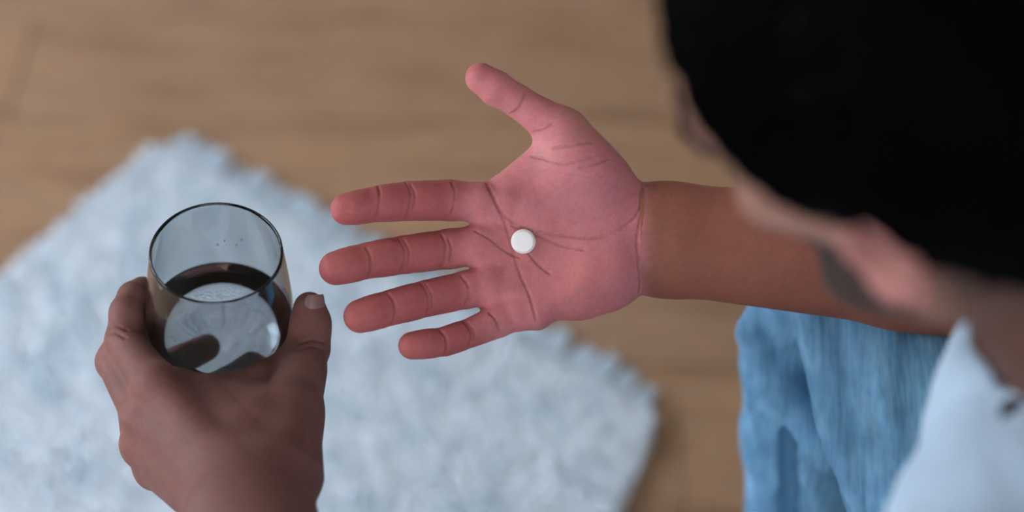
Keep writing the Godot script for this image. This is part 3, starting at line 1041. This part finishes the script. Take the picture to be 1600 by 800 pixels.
func rug() -> void:
	var o := thing("rug")
	tag(o, "pale blue-white mottled rug with a short fringe on the wooden floor", "rug")
	var k1 := on_floor(246, 214, 0.01)
	var k2 := on_floor(1040, 640, 0.01)
	var ax := (k2 - k1).normalized()
	var len_a := k1.distance_to(k2)
	var bl := (on_floor(-60, 475, 0.01) - k1).normalized()
	var br := (on_floor(975, 790, 0.01) - k2).normalized()
	var size_b := 1.15
	var n := 150
	var place := func(u: float, v: float) -> Vector3:
		var p := k1.lerp(k2, u) + bl.slerp(br, u) * (v * size_b)
		# rounded corners
		var cu := minf(u, 1.0 - u) * len_a
		var cv := v * size_b
		var r := 0.045
		if cu < r and cv < r:
			var away := Vector2(r - cu, r - cv)
			if away.length() > r:
				var pull := (away.length() - r)
				var mid := k1.lerp(k2, 0.5) + bl.slerp(br, 0.5) * 0.4
				p += (mid - p).normalized() * pull
		return p
	var tint := func(p: Vector3) -> Color:
		var a := smoothstep(0.05, 0.45, wobble(p, 17.0) + 0.45 * wobble(p, 45.0))
		var b := smoothstep(0.15, 0.55, wobble(p + Vector3(7, 0, 3), 24.0) + 0.4 * wobble(p, 60.0))
		var c := Color(0.71, 0.745, 0.775)
		c = c.lerp(Color(0.44, 0.56, 0.62), 0.50 * a)
		c = c.lerp(Color(0.45, 0.51, 0.57), 0.50 * b)
		return c
	var st := SurfaceTool.new()
	st.begin(Mesh.PRIMITIVE_TRIANGLES)
	st.set_smooth_group(0)
	var grid := []
	for j in n + 1:
		for i in n + 1:
			var p: Vector3 = place.call(float(i) / n, float(j) / n)
			var rim_d := minf(minf(i, n - i), minf(j, n - j)) / 3.0
			p.y = 0.002 + 0.010 * sqrt(clampf(rim_d, 0.0, 1.0)) + 0.0015 * wobble(p, 120.0)
			grid.append(p)
	for j in n:
		for i in n:
			var a := j * (n + 1) + i
			for k in [a, a + 1, a + n + 2, a, a + n + 2, a + n + 1]:
				st.set_color(tint.call(grid[k]))
				st.add_vertex(grid[k])
	st.index()
	st.generate_normals()
	var m := mat(Color(1, 1, 1), 1.0, 0.1)
	m.vertex_color_use_as_albedo = true
	var body := obj("woven_body", st.commit(), m, o)
	# pile: short leaning tufts, past counting
	var tuft := SurfaceTool.new()
	tuft.begin(Mesh.PRIMITIVE_TRIANGLES)
	tuft.set_smooth_group(0)
	for i in 5:
		var a := TAU * i / 5
		var c := TAU * (i + 1) / 5
		var p0 := Vector3(cos(a), 0, sin(a)) * 0.0032
		var p1 := Vector3(cos(c), 0, sin(c)) * 0.0032
		var q0 := p0 * 0.75 + Vector3(0.002, 0.006, 0)
		var q1 := p1 * 0.75 + Vector3(0.002, 0.006, 0)
		var top := Vector3(0.004, 0.0085, 0)
		for v in [p0, p1, q1, p0, q1, q0, q0, q1, top]:
			tuft.add_vertex(v)
	tuft.index()
	tuft.generate_normals()
	var mm := MultiMesh.new()
	mm.transform_format = MultiMesh.TRANSFORM_3D
	mm.use_colors = true
	mm.mesh = tuft.commit()
	var count := 26000
	mm.instance_count = count
	var rng := RandomNumberGenerator.new()
	rng.seed = 21
	for i in count:
		var u := rng.randf()
		var v := rng.randf() * 0.86
		var p: Vector3 = place.call(lerpf(0.006, 0.994, u), lerpf(0.006, 0.99, v))
		p.y = 0.008
		var s := rng.randf_range(0.8, 1.3)
		mm.set_instance_transform(i, Transform3D(Basis(Vector3.UP, rng.randf() * TAU).scaled(Vector3(s, s * rng.randf_range(0.7, 1.15), s)), p))
		var c: Color = tint.call(p)
		mm.set_instance_color(i, c * rng.randf_range(0.97, 1.05))
	var pile := MultiMeshInstance3D.new()
	pile.name = "pile"
	pile.multimesh = mm
	pile.material_override = m
	pile.set_meta("kind", "stuff")
	o.add_child(pile, true)
	# fringe: tassels of several yarns along the far edge
	var outward := Vector3(-ax.z, 0, ax.x)
	if outward.dot(bl) > 0:
		outward = -outward
	var yarn := mat(Color(0.80, 0.86, 0.90), 1.0, 0.1)
	var variants := []
	for k in 5:
		var s2 := SurfaceTool.new()
		s2.begin(Mesh.PRIMITIVE_TRIANGLES)
		s2.set_smooth_group(0)
		for y in 7:
			var off := (y - 3) * 0.0034
			var spread := rng.randf_range(-0.35, 0.35) * 0.4 + (-off) * 12.0
			var reach := rng.randf_range(0.022, 0.034)
			for part in 3:
				for i in 6:
					var a := TAU * i / 6
					var c := TAU * (i + 1) / 6
					var ring := func(t: float, ang: float) -> Vector3:
						var r := 0.0032 * (1.0 - 0.45 * t)
						return Vector3(off + spread * reach * t + cos(ang) * r, 0.0045 - 0.001 * t + sin(ang) * r, reach * t)
					var t0 := part / 3.0
					var t1 := (part + 1) / 3.0
					for v in [ring.call(t0, a), ring.call(t1, a), ring.call(t1, c), ring.call(t0, a), ring.call(t1, c), ring.call(t0, c)]:
						s2.add_vertex(v)
		s2.index()
		s2.generate_normals()
		variants.append(s2.commit())
	var tassels := int(len_a / 0.029)
	for i in tassels:
		var p := k1 + ax * (0.03 + (len_a - 0.06) * i / (tassels - 1.0)) - outward * 0.006
		p.y = 0.001
		var q := obj("tassel", variants[rng.randi() % 5], yarn, o)
		q.transform = Transform3D(Basis(ax, Vector3.UP, ax.cross(Vector3.UP)).rotated(Vector3.UP, rng.randf_range(-0.22, 0.22)), p)
		if q.transform.basis.z.dot(outward) < 0:
			q.transform.basis = Basis(-ax, Vector3.UP, outward).rotated(Vector3.UP, rng.randf_range(-0.22, 0.22))
		q.scale = Vector3.ONE * rng.randf_range(0.85, 1.25)


func tumbler() -> void:
	var place := rim - cup_up * CUP_H
	var turn := Basis(cup_x, cup_up, cup_z)
	var o := thing("drinking_glass", place)
	o.basis = turn
	tag(o, "smoky grey drinking glass half full of water held in the left hand", "glass")
	var wall_t := 0.0016
	var outer := [Vector2(0, 0.0)]
	var pts := []
	for p in CUP:
		pts.append(p)
	for p in smoothed(pts, 5):
		outer.append(p)
	var inner := []
	var floor_h := 0.0055
	for j in range(outer.size() - 1, 0, -1):
		var p: Vector2 = outer[j]
		if p.y > floor_h + 0.003:
			inner.append(Vector2(p.x - wall_t * (1.0 + 0.6 * exp(-p.y / 0.02)), p.y))
	var profile := outer.duplicate()
	# the rolled lip
	var lip: Vector2 = outer[-1]
	for k in range(1, 6):
		var a := PI * k / 6.0
		profile.append(lip + Vector2(-wall_t * 0.5 + wall_t * 0.5 * cos(a), wall_t * 0.8 * sin(a)))
	profile.append_array(inner)
	var last: Vector2 = inner[-1]
	profile.append(Vector2(last.x - 0.0028, floor_h + 0.0008))
	profile.append(Vector2(last.x - 0.006, floor_h))
	profile.append(Vector2(0, floor_h))
	var g := mat(Color(0.82, 0.835, 0.84, 0.0), 0.0)
	g.refraction_enabled = true
	g.refraction_scale = 0.05
	g.transparency = BaseMaterial3D.TRANSPARENCY_ALPHA
	obj("glass_bowl", lathe(profile), g, o)
	# drops left on the inside of the wall
	var clear := mat(Color(1, 1, 1, 0.0), 0.0)
	clear.refraction_enabled = true
	clear.refraction_scale = 0.033
	clear.transparency = BaseMaterial3D.TRANSPARENCY_ALPHA
	for q in [[322.0, 0.030, 0.0009], [318.0, 0.027, 0.0005], [283.0, 0.036, 0.0006], [278.0, 0.043, 0.0005], [262.0, 0.044, 0.0007], [268.0, 0.040, 0.0005]]:
		var dot := SphereMesh.new()
		dot.radius = q[2]
		dot.height = q[2] * 2.6
		dot.radial_segments = 16
		dot.rings = 8
		var a := deg_to_rad(q[0])
		var rr: float = cup_radius(CUP_H - q[1]) - wall_t - q[2] * 0.4
		obj("droplet", dot, clear, o).position = Vector3(cos(a) * rr, CUP_H - q[1], sin(a) * rr)
	# water, a hair inside the glass wall it touches
	var w := thing("water", place)
	w.basis = turn
	tag(w, "clear still water filling the lower half of the smoky glass", "water")
	var level := CUP_H - 0.064
	var body := [Vector2(0, floor_h - 0.0002)]
	var inside := []
	for p in inner:
		inside.push_front(p)
	body.append(Vector2(last.x - 0.006, floor_h - 0.0002))
	body.append(Vector2(last.x - 0.0027, floor_h + 0.0006))
	for p in inside:
		if p.y < level:
			body.append(Vector2(p.x + 0.0002, p.y))
	var r := cup_radius(level) - wall_t
	# the meniscus climbs the wall, the surface lies level in the tilted glass
	body.append(Vector2(r + 0.0002, level + 0.0012))
	body.append(Vector2(r - 0.0007, level + 0.0006))
	body.append(Vector2(r - 0.0020, level + 0.0001))
	body.append(Vector2(r - 0.0050, level))
	body.append(Vector2(0, level))
	var wm := mat(Color(1, 1, 1, 0.0), 0.0)
	wm.refraction_enabled = true
	wm.refraction_scale = 0.033
	wm.transparency = BaseMaterial3D.TRANSPARENCY_ALPHA
	obj("water_body", lathe(body), wm, w)


func tablet() -> void:
	var p := tablet_place
	var o := MeshInstance3D.new()
	var r := 0.00735
	var prof := [Vector2(0, 0), Vector2(r * 0.86, 0), Vector2(r * 0.97, 0.0006), Vector2(r, 0.0012), Vector2(r, 0.0021), Vector2(r * 0.985, 0.0026), Vector2(r * 0.95, 0.0030), Vector2(r * 0.83, 0.0041), Vector2(r * 0.805, 0.00425), Vector2(r * 0.77, 0.0043), Vector2(r * 0.4, 0.00432), Vector2(0, 0.00432)]
	o.mesh = lathe(prof, 64)
	o.name = "tablet"
	o.material_override = mat(Color(0.94, 0.90, 0.86), 0.45)
	add_child(o)
	var n := tablet_normal
	var x := n.cross(Vector3.BACK).normalized()
	o.transform = Transform3D(Basis(x, n, x.cross(n)), p)
	tag(o, "round white pill with a sloping rim lying in the hollow of the open palm", "tablet")


var button_place := Vector3.ZERO
var tablet_place := Vector3.ZERO
var tablet_normal := Vector3.UP


func seat() -> void:
	var o := thing("ottoman", Vector3(0.52, 0, -0.26))
	o.rotation.y = deg_to_rad(-35)
	tag(o, "low grey upholstered ottoman under the seated man", "ottoman")
	var cloth := mat(Color(0.42, 0.42, 0.43), 0.95)
	obj("cushion", box_mesh(Vector3(-0.22, 0.20, -0.38), Vector3(0.42, 0.305, 0.38), 0.02), cloth, o)
	obj("base", box_mesh(Vector3(-0.20, 0.10, -0.36), Vector3(0.40, 0.20, 0.36), 0.004), cloth, o)
	var wood := mat(Color(0.25, 0.17, 0.12), 0.6)
	for x in [-0.17, 0.37]:
		for z in [-0.33, 0.33]:
			obj("leg", box_mesh(Vector3(x - 0.02, 0.0, z - 0.02), Vector3(x + 0.02, 0.10, z + 0.02), 0.002), wood, o)


func man() -> void:
	var o := thing("person")
	tag(o, "dark-haired person in pale shirt and light blue jeans, looking down at one open palm", "person")
	var soup := Soup.new()
	right_hand(soup)
	left_hand(soup)
	head(soup)
	feet(soup)
	# legs inside the trousers
	var lg := Field.new(Basis(), Vector3(-0.10, 0.04, -0.80), Vector3(0.62, 0.62, 0.14), 0.013 * FINE)
	lg.chain([at(1300, 1100, 1.34), at(1300, 700, 1.21), at(1345, 470, 1.075), hips + Vector3(0.05, 0, -0.08)], [0.042, 0.042, 0.036, 0.07], 0.02)
	lg.chain([Vector3(0.05, 0.11, 0.03), Vector3(0.03, 0.30, 0.0), Vector3(0.03, 0.53, -0.02), hips.lerp(Vector3(0.03, 0.53, -0.02), 0.5) + Vector3(-0.02, 0.05, 0.08), hips + Vector3(-0.06, 0, 0.08)], [0.042, 0.042, 0.046, 0.055, 0.065], 0.02)
	lg.add(hips + Vector3(-0.06, 0, 0.08), hips + Vector3(0.05, 0, -0.08), 0.08, 0.08, 0.02)
	lg.skin(soup, func(p: Vector3, _n: Vector3) -> Color: return mottled(BACK, p))
	# trunk under the shirt
	var t := Field.new(Basis(), Vector3(0.05, 0.38, -0.72), Vector3(0.60, 0.90, -0.16), 0.012 * FINE)
	t.add(left_shoulder, neck_base + Vector3(0.01, -0.03, 0.01), 0.045, 0.050, 0.03)
	t.add(right_shoulder, neck_base + Vector3(0.01, -0.03, 0.01), 0.045, 0.050, 0.03)
	t.add(neck_base, neck_base + Vector3(0, 0.03, 0), 0.054, 0.054, 0.02)
	t.add((left_shoulder + right_shoulder) * 0.5 + Vector3(0.075, -0.09, 0.05), hips, 0.075, 0.085, 0.03)
	t.add(left_shoulder, left_shoulder.lerp(Vector3(0, 0.62, -0.19), 0.3), 0.048, 0.048, 0.02)
	t.add(right_shoulder, right_shoulder.lerp(at(1740, 470, 0.94), 0.5), 0.048, 0.046, 0.02)
	t.skin(soup, func(p: Vector3, _n: Vector3) -> Color: return mottled(Color(0.105, 0.046, 0.031), p))  # same darkened neck colour, shade included
	var skin := mat(Color(1, 1, 1), 0.6, 0.27)
	skin.vertex_color_use_as_albedo = true
	skin.subsurf_scatter_enabled = true
	skin.subsurf_scatter_strength = 0.08
	skin.uv1_triplanar = true
	skin.uv1_scale = Vector3(30, 30, 30)
	skin.heightmap_enabled = true
	skin.heightmap_texture = noise_tex(0.05, 512, 512, null, 4, 3)
	skin.heightmap_scale = 0.012
	obj("body", soup.mesh(), skin, o)
	var fur := mat(Color(1, 1, 1), 0.7, 0.10)
	fur.vertex_color_use_as_albedo = true
	obj("hair", hair_mesh(), fur, o)
	obj("eyebrow", brow_mesh(1), fur, o)
	obj("eyebrow", brow_mesh(-1), fur, o)
	var nail := mat(Color(0.50, 0.36, 0.33), 0.4)
	obj("thumbnail", nail_mesh(tip_spots[0] + (tip_spots[1] as Vector3).normalized() * 0.0035, tip_spots[1], Vector3.RIGHT * 0.55 + above * 0.30 - ahead * 0.75, 0.0096, 0.0125), nail, o)
	var cotton := mat(Color(0.67, 0.73, 0.785), 0.95, 0.2)
	cotton.vertex_color_use_as_albedo = true
	var shirt := obj("shirt", shirt_mesh(), cotton, o)
	var b := obj("button", lathe([Vector2(0, 0), Vector2(0.0052, 0), Vector2(0.0058, 0.001), Vector2(0.0055, 0.002), Vector2(0.0040, 0.0017), Vector2(0, 0.0014)], 24), mat(Color(0.12, 0.12, 0.14), 0.4), shirt)
	b.transform = Transform3D(Basis(Vector3.RIGHT, -ahead, -above), button_place)
	var denim := mat(Color(1, 1, 1), 0.95, 0.2)
	denim.vertex_color_use_as_albedo = true
	denim.albedo_texture = noise_tex(0.035, 512, 512, ramp([[0.2, Color(0.345, 0.50, 0.61)], [0.5, Color(0.41, 0.58, 0.70)], [0.78, Color(0.49, 0.65, 0.77)]]), 4, 9)
	denim.uv1_triplanar = true
	denim.uv1_world_triplanar = true
	denim.uv1_scale = Vector3(14, 1.8, 1.8)
	obj("jeans", jeans_mesh(), denim, o)


func _ready() -> void:
	# camera
	var cam := Camera3D.new()
	cam.name = "camera"
	add_child(cam)
	cam.position = EYE
	cam.rotation_degrees = Vector3(-PITCH, 0, 0)
	cam.near = 0.02
	cam.far = 60.0
	var lens := CameraAttributesPhysical.new()
	lens.frustum_focal_length = 75.0
	lens.frustum_focus_distance = 0.95
	lens.frustum_near = 0.02
	lens.frustum_far = 60.0
	lens.exposure_aperture = 2.8
	cam.attributes = lens
	cam.fov = rad_to_deg(2.0 * atan(400.0 / FOCAL))
	cam.current = true
	# overcast daylight through the windows
	var env := Environment.new()
	env.tonemap_mode = Environment.TONE_MAPPER_LINEAR
	env.tonemap_exposure = 1.0
	env.background_mode = Environment.BG_SKY
	env.sdfgi_enabled = true
	env.ssao_enabled = true
	env.ssil_enabled = true
	var sky := ProceduralSkyMaterial.new()
	sky.sky_top_color = Color(0.86, 0.93, 1.0)
	sky.sky_horizon_color = Color(0.93, 0.96, 1.0)
	sky.ground_bottom_color = Color(0.45, 0.45, 0.44)
	sky.ground_horizon_color = Color(0.62, 0.62, 0.61)
	sky.sky_energy_multiplier = 3.0
	sky.ground_energy_multiplier = 1.5
	env.sky = Sky.new()
	env.sky.sky_material = sky
	var we := WorldEnvironment.new()
	we.name = "surroundings"
	we.environment = env
	add_child(we)

	speckle.seed = 4
	speckle.frequency = 1.0
	speckle.fractal_octaves = 3
	left_shoulder = at(1525, 1110, 0.64)
	rim = at(338, 392, 0.93)
	cup_x = cup_up.cross(Vector3.BACK).normalized()
	cup_z = cup_x.cross(cup_up)

	room()
	rug()
	seat()
	man()
	tumbler()
	tablet()
